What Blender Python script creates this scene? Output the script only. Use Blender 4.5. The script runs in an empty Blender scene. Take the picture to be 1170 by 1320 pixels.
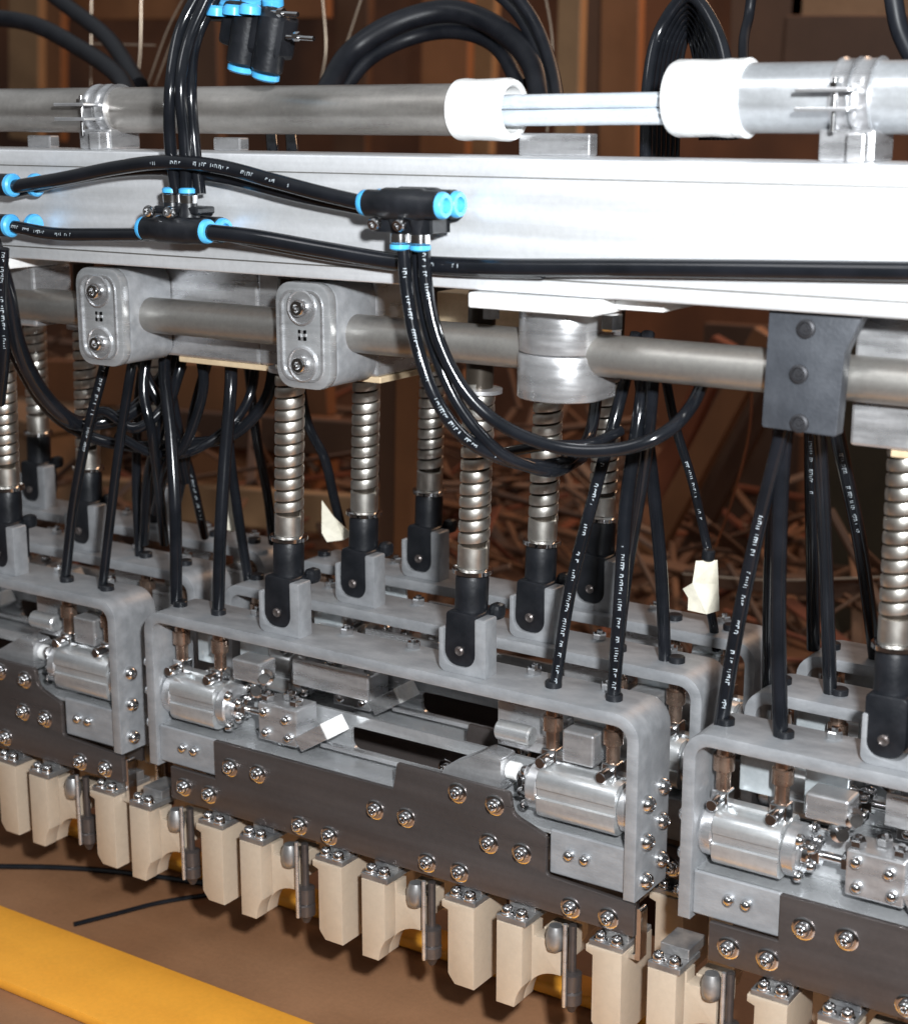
import bpy, bmesh, math, random
from mathutils import Vector, Matrix, Euler
random.seed(7)
S = 0.01                      # everything below is written in centimetres
scn = bpy.context.scene
C = scn.collection

# ------------------------------------------------------------------ camera
CAM = Vector((55.24, -77.22, 33.04))
XC = Vector((0.8315, -0.1304, -0.5399)).normalized()      # world axes seen in (right, up, forward)
YC = Vector((0.5553, 0.1952, 0.8085)); YC = (YC - XC * XC.dot(YC)).normalized()
ZC = XC.cross(YC); ZC = ZC if ZC.y > 0 else -ZC
RI = Vector((XC.x, YC.x, ZC.x)); UP = Vector((XC.y, YC.y, ZC.y)); FW = Vector((XC.z, YC.z, ZC.z))
cd = bpy.data.cameras.new('camera'); cam = bpy.data.objects.new('camera', cd); C.objects.link(cam)
cam.matrix_world = Matrix.Translation(CAM * S) @ Matrix((RI, UP, -FW)).transposed().to_4x4()
cd.sensor_fit = 'HORIZONTAL'; cd.sensor_width = 36; cd.lens = 2133 / 1170 * 36
cd.clip_start = 0.02; cd.clip_end = 60
cd.dof.use_dof = True; cd.dof.focus_distance = 1.0; cd.dof.aperture_fstop = 11.0
scn.camera = cam

def ray(px, py):
    k = Vector(((px - 585) / 2133, -(py - 660) / 2133, 1))
    return RI * k.x + UP * k.y + FW * k.z
def at(px, py, Y):            # the point of the plane Y = const behind a place in the picture
    d = ray(px, py); return CAM + d * ((Y - CAM.y) / d.y)

# ------------------------------------------------------------------ world and lamps
w = bpy.data.worlds.new('World'); scn.world = w; w.use_nodes = True
nt = w.node_tree; nt.nodes.clear()
wo = nt.nodes.new('ShaderNodeOutputWorld'); bg = nt.nodes.new('ShaderNodeBackground')
tc = nt.nodes.new('ShaderNodeTexCoord'); sx = nt.nodes.new('ShaderNodeSeparateXYZ')
cr = nt.nodes.new('ShaderNodeValToRGB'); mr = nt.nodes.new('ShaderNodeMapRange')
nt.links.new(tc.outputs['Generated'], sx.inputs[0]); nt.links.new(sx.outputs['Z'], mr.inputs['Value'])
mr.inputs['From Min'].default_value = -1; mr.inputs['From Max'].default_value = 1
nt.links.new(mr.outputs[0], cr.inputs[0]); nt.links.new(cr.outputs[0], bg.inputs[0]); nt.links.new(bg.outputs[0], wo.inputs[0])
cr.color_ramp.elements[0].color = (0.03, 0.022, 0.018, 1); cr.color_ramp.elements[0].position = 0.25
cr.color_ramp.elements[1].color = (0.72, 0.76, 0.80, 1); cr.color_ramp.elements[1].position = 0.9
e = cr.color_ramp.elements.new(0.5); e.color = (0.10, 0.088, 0.08, 1)
bg.inputs[1].default_value = 0.5

def area(name, loc, target, size, power, col=(1, 1, 1), shape='SQUARE'):
    l = bpy.data.lights.new(name, 'AREA'); l.shape = shape; l.size = size * S; l.energy = power; l.color = col
    o = bpy.data.objects.new(name, l); C.objects.link(o); o.location = Vector(loc) * S
    o.rotation_euler = (Vector(target) - Vector(loc)).to_track_quat('-Z', 'Y').to_euler(); return o
flash_at = CAM + UP * 12 + RI * 9 - FW * 2
area('flash', flash_at, flash_at + FW * 60, 5, 22, (0.94, 0.975, 1.0), 'DISK')
area('overhead_fill', (-60, -140, 190), (0, 0, 0), 70, 9, (0.97, 0.98, 1.0))  # added fill from above, no such lamp in view; lifts the metal
area('rear_warm_fill', (10, 190, 150), (-90, 260, -20), 90, 34, (1.0, 0.62, 0.38))  # added warm fill aimed at the back wall, not an actual lamp

scn.view_settings.view_transform = 'Standard'; scn.view_settings.look = 'None'
scn.view_settings.exposure = 0.0; scn.view_settings.gamma = 1
scn.view_settings.use_curve_mapping = False

# ------------------------------------------------------------------ materials
def mat(name, col, metal=0.0, rough=0.5, col2=None, scale=40, stretch=(1, 1, 1), rvar=0.0, bump=0.0, bscale=None,
        coat=0.0, detail=6, lo=0.35, hi=0.65, alpha=None, spec=None, grime=.15):
    m = bpy.data.materials.new(name); m.use_nodes = True; n = m.node_tree.nodes; k = m.node_tree.links
    b = n['Principled BSDF']
    b.inputs['Base Color'].default_value = (*col, 1); b.inputs['Metallic'].default_value = metal
    b.inputs['Roughness'].default_value = rough; b.inputs['Coat Weight'].default_value = coat
    b.inputs['Coat Roughness'].default_value = 0.08
    if spec is not None: b.inputs['Specular IOR Level'].default_value = spec
    t = n.new('ShaderNodeTexCoord'); mp = n.new('ShaderNodeMapping'); mp.inputs['Scale'].default_value = stretch
    k.new(t.outputs['Object'], mp.inputs[0])
    nz = n.new('ShaderNodeTexNoise'); nz.inputs['Scale'].default_value = scale; nz.inputs['Detail'].default_value = detail
    k.new(mp.outputs[0], nz.inputs['Vector'])
    if col2:
        r = n.new('ShaderNodeValToRGB'); r.color_ramp.elements[0].position = lo; r.color_ramp.elements[1].position = hi
        r.color_ramp.elements[0].color = (*col, 1); r.color_ramp.elements[1].color = (*col2, 1)
        k.new(nz.outputs[0], r.inputs[0]); k.new(r.outputs[0], b.inputs['Base Color'])
    src = b.inputs['Base Color'].links[0].from_socket if col2 else None
    gn = n.new('ShaderNodeTexNoise'); gn.inputs['Scale'].default_value = 260; gn.inputs['Detail'].default_value = 8; gn.inputs['Roughness'].default_value = .7
    k.new(t.outputs['Object'], gn.inputs['Vector'])
    g2 = n.new('ShaderNodeTexNoise'); g2.inputs['Scale'].default_value = 17; g2.inputs['Detail'].default_value = 5
    k.new(t.outputs['Object'], g2.inputs['Vector'])
    gm = n.new('ShaderNodeMath'); gm.operation = 'ADD'; k.new(gn.outputs[0], gm.inputs[0]); k.new(g2.outputs[0], gm.inputs[1])
    gr = n.new('ShaderNodeMapRange'); gr.inputs['From Min'].default_value = .75; gr.inputs['From Max'].default_value = 1.2
    gr.inputs['To Min'].default_value = 1 - grime; gr.inputs['To Max'].default_value = 1.06; k.new(gm.outputs[0], gr.inputs['Value'])
    gx = n.new('ShaderNodeMix'); gx.data_type = 'RGBA'; gx.blend_type = 'MULTIPLY'; gx.inputs[0].default_value = 1
    if src: k.new(src, gx.inputs[6])
    else: gx.inputs[6].default_value = (*col, 1)
    k.new(gr.outputs[0], gx.inputs[7]); k.new(gx.outputs[2], b.inputs['Base Color'])
    if rvar:
        q = n.new('ShaderNodeMapRange'); q.inputs['From Min'].default_value = .3; q.inputs['From Max'].default_value = .7
        q.inputs['To Min'].default_value = max(rough - rvar, .03); q.inputs['To Max'].default_value = rough + rvar
        k.new(nz.outputs[0], q.inputs['Value']); k.new(q.outputs[0], b.inputs['Roughness'])
    if bump:
        bn = nz
        if bscale:
            bn = n.new('ShaderNodeTexNoise'); bn.inputs['Scale'].default_value = bscale; bn.inputs['Detail'].default_value = 4
            k.new(mp.outputs[0], bn.inputs['Vector'])
        bp = n.new('ShaderNodeBump'); bp.inputs['Strength'].default_value = bump; bp.inputs['Distance'].default_value = 0.0006
        k.new(bn.outputs[0], bp.inputs['Height']); k.new(bp.outputs[0], b.inputs['Normal'])
    return m

M = dict(
    beam=mat('brushed_aluminium_beam', (.66, .67, .68), .50, .40, (.78, .79, .81), 9, (.5, 14, 14), .08, .14, grime=.08),
    frame=mat('satin_aluminium_frame', (.235, .243, .255), .30, .44, (.30, .307, .32), 120, (.4, 1, 1), .06, .3, 700, grime=.08),
    bright=mat('machined_aluminium', (.52, .52, .53), .8, .30, (.68, .68, .69), 30, (1, 1, 6), .10, .2),
    sheet=mat('milled_sheet', (.43, .44, .45), .6, .25, (.56, .57, .58), 20, (1, 1, 9), .08, .2),
    plate=mat('blackened_steel_plate', (.092, .078, .074), .6, .33, (.112, .096, .092), 30, (.2, 1, 4), .06, .12, 300, grime=.10),
    pale=mat('pale_polycarbonate_plate', (.40, .44, .46), .4, .2, (.55, .59, .61), 30, rvar=.1),
    cyl=mat('drawn_aluminium', (.50, .51, .52), .7, .33, (.62, .63, .63), 40, (.3, 5, 5), .08, .15),
    chrome=mat('polished_steel', (.70, .70, .71), 1.0, .13, (.82, .82, .82), 60, rvar=.05),
    hex=mat('dark_bolt_steel', (.05, .05, .055), .6, .4),  # plain dark steel for the whole slate bracket bolts
    steel=mat('zinc_steel', (.30, .30, .31), .8, .38, (.44, .43, .42), 80, rvar=.1, bump=.2),
    bar=mat('ground_steel_bar', (.34, .325, .305), .8, .38, (.39, .375, .35), 14, (.25, 5, 5), .05, .06),
    spring=mat('nickel_spring_steel', (.78, .745, .68), 1.0, .36, (.86, .83, .77), 60, rvar=.06),
    core=mat('oiled_guide_shaft', (.055, .045, .035), .6, .35),
    black=mat('black_nylon', (.007, .008, .010), 0, .36, (.012, .013, .016), 80, rvar=.08, bump=.25, bscale=400, spec=.35),
    tube=mat('black_polyurethane_hose', (.006, .007, .009), 0, .15, (.009, .010, .013), 50, rvar=.05, bump=.10, bscale=90, spec=.42),
    dull=mat('dull_background_hose', (.006, .007, .010), 0, .42, (.012, .013, .017), 50, rvar=.06, spec=.25),
    blue=mat('blue_release_ring', (.06, .36, .72), 0, .3, (.09, .45, .80), 50, rvar=.08),
    ink=mat('white_hose_ink', (.36, .40, .43), 0, .6),
    beige=mat('beige_nylon_jaw', (.415, .335, .255), 0, .42, (.41, .33, .25), 14, rvar=.05, bump=.08, bscale=250, grime=.06),
    white=mat('white_plastic', (.80, .80, .79), 0, .28, (.74, .74, .73), 60, rvar=.05, bump=.12, bscale=150),
    rodwhite=mat('pale_coated_rod', (.52, .57, .62), .25, .25, (.60, .64, .68), 40, (.5, 5, 5), .05),
    tube_alu=mat('aged_aluminium_tube', (.36, .335, .31), .8, .34, (.50, .475, .445), 14, (1, 5, 5), .10, .18),
    tube_new=mat('clean_aluminium_tube', (.52, .54, .56), .75, .36, (.62, .64, .66), 14, (1, 5, 5), .08, .15),
    slate=mat('slate_anodised_plate', (.038, .042, .050), .2, .5, (.055, .060, .070), 60, rvar=.06, bump=.3, bscale=500),
    sand=mat('sandy_plywood_block', (.46, .35, .22), 0, .6, (.55, .43, .28), 20, (1, 1, 8), 0, .2),
    bronze=mat('bronze_fitting', (.30, .20, .15), .9, .25, (.45, .33, .26), 90, rvar=.1),
    table=mat('brown_fibreboard', (.22, .105, .050), 0, .5, (.28, .142, .072), 5, (1, 2, 1), .06, .2, 300, detail=8),
    yellow=mat('yellow_painted_rail', (.70, .29, .026), 0, .5, (.78, .345, .036), 9, (.3, 2, 1), .05, .05, grime=.08),
    wood=mat('orange_brown_board', (.15, .055, .020), 0, .6, (.27, .115, .045), 3.5, (1, 1, .12), 0, .4, 30),
    wood2=mat('dark_brown_board', (.055, .026, .015), 0, .6, (.12, .058, .03), 3, (1, 1, .1), 0, .4, 30),
    wood3=mat('pale_pine_board', (.20, .11, .052), 0, .6, (.29, .17, .085), 4, (1, 1, .12), 0, .4, 30),
    scrap=mat('dark_scrap_wood', (.075, .028, .010), 0, .7, (.15, .062, .024), 4, (1, 1, .2)),
    back=mat('workshop_wall', (.05, .022, .012), 0, .7, (.15, .062, .028), 2.6, (1, 1, .5), 0, .5, 8),
    floor=mat('workshop_floor', (.09, .042, .022), 0, .55, (.19, .085, .040), 4, bump=.4, bscale=20),
    card=mat('brown_cardboard', (.20, .11, .055), 0, .7, (.27, .155, .085), 12, bump=.2),
    olive=mat('olive_crate', (.045, .034, .018), 0, .6, (.07, .052, .028), 12, bump=.2),
    rust=mat('rust_red_cloth', (.10, .022, .009), 0, .8, (.19, .052, .018), 9, bump=.6, bscale=30),
    wire=mat('bare_wire', (.42, .34, .26), .6, .35),
    cable=mat('orange_cable', (.22, .065, .022), 0, .5),
    paper=mat('cream_masking_tape', (.66, .62, .50), 0, .6, (.72, .68, .57), 60, bump=.5, bscale=120),
)

# ------------------------------------------------------------------ mesh builder (centimetres)
class MB:
    def __init__(s): s.v = []; s.f = []; s.sm = []; s.th = .7
    def add(s, bm, smooth=False):
        o = len(s.v); bm.verts.index_update()
        s.v += [v.co.copy() for v in bm.verts]
        for f in bm.faces: s.f.append([o + v.index for v in f.verts]); s.sm.append(smooth)
        bm.free()
    def raw(s, v, f, smooth=True):
        o = len(s.v); s.v += [Vector(q) for q in v]
        for q in f: s.f.append([o + i for i in q]); s.sm.append(smooth)
        return s
    def box(s, x0, x1, y0, y1, z0, z1, bev=0.0, M4=None, seg=2):
        bm = bmesh.new(); bmesh.ops.create_cube(bm, size=1)
        for v in bm.verts: v.co = Vector(((x0 + x1) / 2 + v.co.x * (x1 - x0), (y0 + y1) / 2 + v.co.y * (y1 - y0), (z0 + z1) / 2 + v.co.z * (z1 - z0)))
        if bev: bmesh.ops.bevel(bm, geom=bm.edges[:], offset=bev, segments=seg, profile=.5, affect='EDGES')
        if M4: bmesh.ops.transform(bm, matrix=M4, verts=bm.verts)
        s.add(bm); return s
    def prism(s, pts, a0, a1, axis='y', holes=(), bev=0.0):
        """closed outline swept along an axis; pts are (x,z) for y, (y,z) for x, (x,y) for z"""
        def P3(p, a):
            return Vector((p[0], a, p[1])) if axis == 'y' else Vector((a, p[0], p[1])) if axis == 'x' else Vector((p[0], p[1], a))
        bm = bmesh.new()
        loops = [pts] + list(holes); ed = []
        for lp in loops:
            vs = [bm.verts.new(P3(p, a0)) for p in lp]
            ed += [bm.edges.new((vs[i], vs[(i + 1) % len(vs)])) for i in range(len(vs))]
        if holes:
            bmesh.ops.triangle_fill(bm, edges=ed, use_beauty=True)
        else:
            bm.faces.new(bm.verts[:])
        base = bm.faces[:]
        r = bmesh.ops.extrude_face_region(bm, geom=base)
        d = P3((0, 0), a1) - P3((0, 0), a0)
        bmesh.ops.translate(bm, vec=d, verts=[g for g in r['geom'] if isinstance(g, bmesh.types.BMVert)])
        bmesh.ops.recalc_face_normals(bm, faces=bm.faces)
        if bev:
            es = [e for e in bm.edges if len(e.link_faces) == 2 and e.calc_face_angle(0) > 1.2 and
                  abs((e.verts[0].co - e.verts[1].co).dot(d.normalized())) < 1e-4]
            bmesh.ops.bevel(bm, geom=es, offset=bev, segments=2, profile=.5, affect='EDGES')
        s.th = .4; s.add(bm, True); return s
    def lathe(s, prof, origin=(0, 0, 0), axis=(0, 0, 1), n=24, smooth=True):
        """prof: (radius, height) pairs from one end to the other along the axis"""
        q = Vector((0, 0, 1)).rotation_difference(Vector(axis).normalized()); o = Vector(origin)
        v = []; f = []
        for r, h in prof:
            for i in range(n):
                a = 2 * math.pi * i / n
                v.append(o + q @ Vector((max(r, 1e-4) * math.cos(a), max(r, 1e-4) * math.sin(a), h)))
        for j in range(len(prof) - 1):
            for i in range(n):
                a, b = j * n + i, j * n + (i + 1) % n
                f.append([a, b, b + n, a + n])
        if prof[0][0] > 1e-3: f.append(list(range(n))[::-1])
        if prof[-1][0] > 1e-3: f.append([(len(prof) - 1) * n + i for i in range(n)])
        return s.raw(v, f, smooth)
    def cyl(s, a, b, r, n=20, bev=0.0, smooth=True):
        a = Vector(a); b = Vector(b); L = (b - a).length; c = bev
        pr = [(r - c, 0), (r, c), (r, L - c), (r - c, L)] if bev else [(r, 0), (r, L)]
        return s.lathe(pr, a, b - a, n, smooth)
    def tube(s, pts, r, n=10, res=8, cap=True):
        P = catmull(pts, res); T = [(P[min(i + 1, len(P) - 1)] - P[max(i - 1, 0)]).normalized() for i in range(len(P))]
        u = T[0].orthogonal().normalized(); v = []; f = []
        for i, p in enumerate(P):
            if i: u = (T[i - 1].rotation_difference(T[i])) @ u
            wv = T[i].cross(u).normalized(); u = wv.cross(T[i]).normalized()
            for k in range(n):
                a = 2 * math.pi * k / n; v.append(p + (u * math.cos(a) + wv * math.sin(a)) * r)
        for i in range(len(P) - 1):
            for k in range(n):
                a, b = i * n + k, i * n + (k + 1) % n; f.append([a, b, b + n, a + n])
        if cap: f.append(list(range(n))[::-1]); f.append([(len(P) - 1) * n + k for k in range(n)])
        return s.raw(v, f)
    def mesh(s, name, m, org=(0, 0, 0)):
        me = bpy.data.meshes.new(name); o = Vector(org)
        me.from_pydata([((v - o) * S)[:] for v in s.v], [], s.f)
        me.polygons.foreach_set('use_smooth', s.sm)
        me.materials.append(M[m]); me.validate(); me.update()
        bm = bmesh.new(); bm.from_mesh(me); bmesh.ops.recalc_face_normals(bm, faces=bm.faces)
        for e_ in bm.edges:
            if len(e_.link_faces) == 2 and e_.calc_face_angle(0) > s.th: e_.smooth = False
        bm.to_mesh(me); bm.free()
        return me

def catmull(pts, res):
    p = [Vector(q) for q in pts]
    if len(p) < 3: return [p[0].lerp(p[-1], i / 6) for i in range(7)]
    p = [p[0] * 2 - p[1]] + p + [p[-1] * 2 - p[-2]]; out = []
    for i in range(1, len(p) - 2):
        a, b, c, d = p[i - 1:i + 3]
        for k in range(res):
            t = k / res
            out.append(.5 * ((2 * b) + (c - a) * t + (2 * a - 5 * b + 4 * c - d) * t * t + (3 * b - a - 3 * c + d) * t ** 3))
    out.append(p[-2]); return out

def fillet(pts):
    """pts: (x, z, radius); returns a polygon with rounded corners"""
    out = []; n = len(pts)
    for i in range(n):
        a = Vector(pts[i - 1][:2]); b = Vector(pts[i][:2]); c = Vector(pts[(i + 1) % n][:2]); r = pts[i][2] if len(pts[i]) > 2 else 0
        if r <= 0: out.append(tuple(b)); continue
        u = (a - b).normalized(); v = (c - b).normalized(); ang = u.angle(v); t = r / math.tan(ang / 2)
        p0 = b + u * t; p1 = b + v * t; ce = b + (u + v).normalized() * (r / math.sin(ang / 2))
        a0 = math.atan2(p0.y - ce.y, p0.x - ce.x); a1 = math.atan2(p1.y - ce.y, p1.x - ce.x)
        d = (a1 - a0 + math.pi) % (2 * math.pi) - math.pi
        k = 6
        for j in range(k + 1):
            q = a0 + d * j / k; out.append((ce.x + r * math.cos(q), ce.y + r * math.sin(q)))
    return out

def link(name, me, parent=None, loc=(0, 0, 0), rot=None):
    o = bpy.data.objects.new(name, me); C.objects.link(o); o.location = Vector(loc) * S
    if rot is not None: o.rotation_euler = rot
    o.parent = parent; return o
def tag(o, label=None, cat=None, group=None, kind=None):
    if label: o['label'] = label
    if cat: o['category'] = cat
    if group: o['group'] = group
    if kind: o['kind'] = kind
    return o
def thing(name, loc, label, cat, group=None):
    o = bpy.data.objects.new(name, None); C.objects.link(o); o.location = Vector(loc) * S
    o.empty_display_size = .02; return tag(o, label, cat, group)
def part(name, mb, m, t, org=None):          # mb in world centimetres, hung under thing t whose base is at t.location
    return link(name, mb.mesh(name, m, org if org is not None else t.location / S), t)
def solo(name, mb, m, org, label, cat, group=None):
    return tag(link(name, mb.mesh(name, m, org), None, org), label, cat, group)
def copy_tree(o, parent=None):
    c = o.copy(); C.objects.link(c); c.parent = parent
    for ch in o.children: copy_tree(ch, c)
    return c
RX = Euler((math.pi / 2, 0, 0))

# ------------------------------------------------------------------ setting: table, floor, backdrop
TZ = -25.0
o = link('table_surface', MB().box(-170, 120, -32, 22, TZ - 2, TZ, .3).mesh('table_surface', 'table')); tag(o, kind='structure')
o = link('ground', MB().box(-900, 500, -300, 620, -92, -90).mesh('ground', 'floor')); tag(o, kind='structure')
o = link('wall', MB().box(-900, 300, 330, 334, -90, 330).mesh('wall', 'back')); tag(o, kind='structure')

# ------------------------------------------------------------------ shared small hardware
def screw_mesh(name, R, r, h, m='chrome', washer=True):
    b = MB(); pr = [(R, 0), (R, .07), (R * .86, .12), (r * 1.12, .12)] if washer else []
    pr += [(r, .12), (r, h * .5), (r * .93, h * .72), (r * .8, h * .9), (r * .5, h), (r * .46, h), (r * .38, h * .7), (0, h * .62)]
    return b.lathe(pr, n=18).mesh(name, m)
SCREW = screw_mesh('screw', .66, .42, .52)
SMALL = screw_mesh('screw', .44, .36, .5)
DOME = MB().lathe([(.52, 0), (.52, .1), (.47, .28), (.37, .45), (.21, .56), (.15, .57), (.11, .47), (0, .45)], n=20).mesh('screw', 'chrome')
TINY = MB().lathe([(.34, 0), (.34, .14), (.29, .30), (.17, .40), (0, .43)], n=16).mesh('screw', 'chrome')
NUT = MB().lathe([(.42, 0), (.46, .05), (.46, .34), (.40, .42), (.2, .42), (.2, .6), (0, .62)], n=6, smooth=False).mesh('nut', 'chrome')

# ------------------------------------------------------------------ gripper head (module)
PITCH = 40.2; HW = 18.75
def make_module():
    t = thing('gripper_head', (0, 0, 0), 'x', 'gripper head', 'pneumatic gripper heads hanging under the aluminium beam')
    # inverted U strap frame
    ol = fillet([(-HW, -10.6), (-HW, .5, 1.5), (HW, .5, 1.5), (HW, -10.6), (HW - .75, -10.6), (HW - .75, -.25, .8), (-HW + .75, -.25, .8), (-HW + .75, -10.6)])
    fr = part('frame', MB().prism(ol, 0, 4.0, 'y', bev=.07), 'frame', t, (0, 0, 0))
    for sx_ in (-1, 1):
        for yy, zz in ((1.1, -4.9), (3.0, -4.5), (1.1, -7.2), (3.0, -6.6), (1.1, -9.6), (3.0, -9.0)):
            link('screw', DOME, fr, (sx_ * HW, yy, zz), Euler((0, sx_ * math.pi / 2, 0)))
    for x in (-7.8, 6.2):                # U shaped lugs that hold the rod ends
        x0, x1 = x - 1.35, x + 1.95
        lo = fillet([(x0, 3.2, .1), (x0, .5, .5), (x1, .5), (x1, 4.1, .15), (x1 - .75, 4.1, .15), (x1 - .72, .95, .9), (x0 + .3, .95, .8), (x0 + .3, 3.2, .1)])
        part('lug', MB().prism(lo, .75, 2.05, 'y', bev=.05), 'frame', t, (0, 0, 0))
    for x in (-11.5, -4.0, 1.2, 10.0, 15.0):
        link('nut', NUT, fr, (x, 3.35, .5))
    for x in (-16.5, 15.0, -1.0, 9.0): link('nut', NUT, fr, (x, 2.6, -.25), Euler((math.pi, 0, 0)))
    # dark face plate
    pl = [(-16.8, -10.4), (-12.75, -10.4), (-12.75, -7.65), (1.95, -7.65), (2.25, -5.87), (10.35, -5.87, .3), (10.55, -7.2, .8), (12.9, -8.0, .25),
          (12.9, -10.45, .3), (HW, -10.7), (HW, -12.7), (-16.8, -12.7)]
    fp = part('face_plate', MB().prism(fillet(pl), -.02, .36, 'y', bev=.035), 'plate', t, (0, 0, 0))
    for x, z in ((-15.6, -11.6), (-13.3, -11.6), (-11.35, -9.2), (-8.95, -9.1), (-5.55, -11.9), (-3.1, -12), (.58, -9.3), (2.95, -9.25), (6.75, -6.7),
                 (9.4, -6.85), (9.0, -9.4), (11.3, -9.45), (4.5, -11.85), (6.9, -11.85), (14.65, -12), (17.15, -11.95)):
        link('screw', SCREW, fp, (x, -.02, z), Euler((math.pi / 2, random.uniform(0, 1), 0)))
    # milled back sheet with a long window
    so = fillet([(-18, -11.2), (18, -11.2), (18, -7.2, .6), (12.5, -5.0, .6), (-18, -4.9)])
    win = fillet([(-3.8, -7.3, .6), (-3.8, -5.75, .4), (6.4, -5.75, .4), (6.4, -7.3, .6)])[::-1]
    part('back_sheet', MB().prism(so, 3.35, 3.6, 'y', holes=[win]), 'sheet', t, (0, 0, 0))
    part('floor_strip', MB().box(-18, 18, .4, 3.3, -7.95, -7.7, .04), 'sheet', t, (0, 0, 0))
    part('rear_plate', MB().prism(fillet([(-17, -12.7), (17, -12.7), (17, -8, .5), (-17, -8, .5)]), 3.7, 4.0), 'plate', t, (0, 0, 0))
    # corner tabs with two screws each
    for x0, x1, z0, z1, sc in ((-18.0, -12.85, -10.3, -7.7, (-15.8, -14.75)), (13.0, 18.0, -10.35, -7.6, (14.35, 15.4))):
        tb = part('corner_tab', MB().box(x0, x1, .30, .62, z0, z1, .1), 'frame', t, (0, 0, 0))
        for x in sc: link('screw', TINY, tb, (x, .30, -8.9), RX)
    # pneumatic cylinders: ribbed body, end caps, rod
    for sgn, xa, xb in ((1, -18.0, -12.3), (-1, 18.0, 11.0)):
        zc = -5.75; cy = 2.0; b = MB()
        h_ = 1.55
        base_ = fillet([(-h_, -h_, .75), (h_, -h_, .75), (h_, h_, .75), (-h_, h_, .75)])
        base_ = [p_ for p_ in base_]
        def groove(side):       # shallow T slot in the middle of a flat side
            if side == 'f': return [(-h_, .42), (-h_ + .14, .36), (-h_ + .14, -.16), (-h_, -.22)]
            return [(.3, h_), (.24, h_ - .14), (-.24, h_ - .14), (-.3, h_)]
        # fillet order: bottom-front, bottom-back, top-back, top-front
        q4 = len(base_) // 4
        prof = [(cy + a, zc + b2) for a, b2 in (base_[:3 * q4] + groove('t') + base_[3 * q4:] + groove('f'))]
        lo_, hi_ = sorted((xa + sgn * .9, xb - sgn * .9))
        b.prism(prof, lo_, hi_, 'x', bev=.04); cb = part('cylinder_body', b, 'cyl', t, (0, 0, 0))
        for a_, b_ in ((xa, xa + sgn * .86), (xb, xb - sgn * .86)):
            l_, h_ = sorted((a_, b_)); part('end_cap', MB().cyl((l_, cy, zc), (h_, cy, zc), 1.5, 28, .12), 'bright', t, (0, 0, 0))
        rd = MB().cyl((xb, cy, zc), (xb + sgn * 5.2, cy, zc), .26, 12)
        part('piston_rod', rd, 'chrome', t, (0, 0, 0))
        nk = MB().cyl((xb + sgn * .02, cy, zc), (xb + sgn * .5, cy, zc), .9, 20, .08).cyl((xb + sgn * .52, cy, zc), (xb + sgn * 1.0, cy, zc), .62, 6, .04, False)
        nk.cyl((xb + sgn * 2.2, cy, zc), (xb + sgn * 2.7, cy, zc), .55, 6, .04, False)
        part('rod_nut', nk, 'chrome', t, (0, 0, 0))
        for dy, dz in ((-1.05, 1.05), (-1.05, -1.05), (1.0, 1.0)):
            link('screw', TINY, cb, (xb, cy + dy, zc + dz), Euler((0, sgn * math.pi / 2, 0)))
            link('screw', TINY, cb, (xb + sgn * .5, cy + dy * .55, zc + dz * .5), Euler((0, sgn * math.pi / 2, 0)))
        # fork block pushed by the rod
    fk = MB().box(-9.6, -6.4, .9, 3.1, -7.1, -4.5, .12)
    M4 = Matrix.Translation((-4.9, 1.8, -5.9)) @ Matrix.Rotation(math.radians(-32), 4, 'Y')
    fk.box(-1.6, .9, -1.0, 1.0, -.55, .5, .06, M4)
    fb = part('slide_block', fk, 'bright', t, (0, 0, 0))
    for x, y, z in ((-9.2, 1.5, -4.45), (-8.1, 2.4, -4.45), (-6.9, 1.6, -4.45)): link('nut', NUT, fb, (x, y, z))
    for x, z in ((-10.6, -4.2), (-9.9, -3.2)):
        part('banjo_fitting', MB().lathe([(.5, 0), (.55, .1), (.55, .6), (.35, .7), (.35, 1.3)], (x, 2.2, z), (.5, -.8, .2), n=14), 'chrome', t, (0, 0, 0))
    part('glint_tip', MB().box(.93, 1.25, -1.02, 1.02, -.58, .53, .05, M4), 'white', t, (0, 0, 0))  # white end face stands in for the flash glint on the polished facet
    for x, z in ((-9.0, -5.1), (-8.9, -6.5), (-7.2, -5.3), (-7.0, -6.5)): link('screw', TINY, fb, (x, .9, z), RX)
    part('wedge_block', MB().prism(fillet([(4.6, -6.6, .1), (4.9, -5.9, .2), (7.6, -4.35, .4), (9.0, -4.45, .2), (9.0, -6.6, .1)]), 1.2, 2.9, 'y', bev=.06), 'bright', t, (0, 0, 0))
    part('stop_knob', MB().cyl((9.05, 2, -5.35), (9.9, 2, -5.35), .55, 18, .1), 'white', t, (0, 0, 0))
    for x0_, x1_, z0_, z1_ in ((-16.7, -14.4, -3.6, -1.2), (-12.9, -10.4, -4.1, -.9), (12.9, 15.5, -3.9, -1.0)):
        part('valve_plate', MB().box(x0_, x1_, 3.02, 3.3, z0_, z1_, .08), 'pale', t, (0, 0, 0))
    part('inner_plate', MB().box(7.6, 11.3, 3.05, 3.3, -4.4, -1.1, .08), 'bright', t, (0, 0, 0))
    part('inner_plate', MB().box(-8.4, -2.2, 3.05, 3.3, -3.7, -1.9, .08), 'bright', t, (0, 0, 0))
    part('air_cap', MB().cyl((8.2, 2.2, -3.0), (10.6, 2.2, -3.0), .62, 20, .1), 'cyl', t, (0, 0, 0))
    part('guide_rail', MB().box(-5.5, 6.0, 2.2, 2.7, -7.2, -6.9, .05), 'bright', t, (0, 0, 0))
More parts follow.
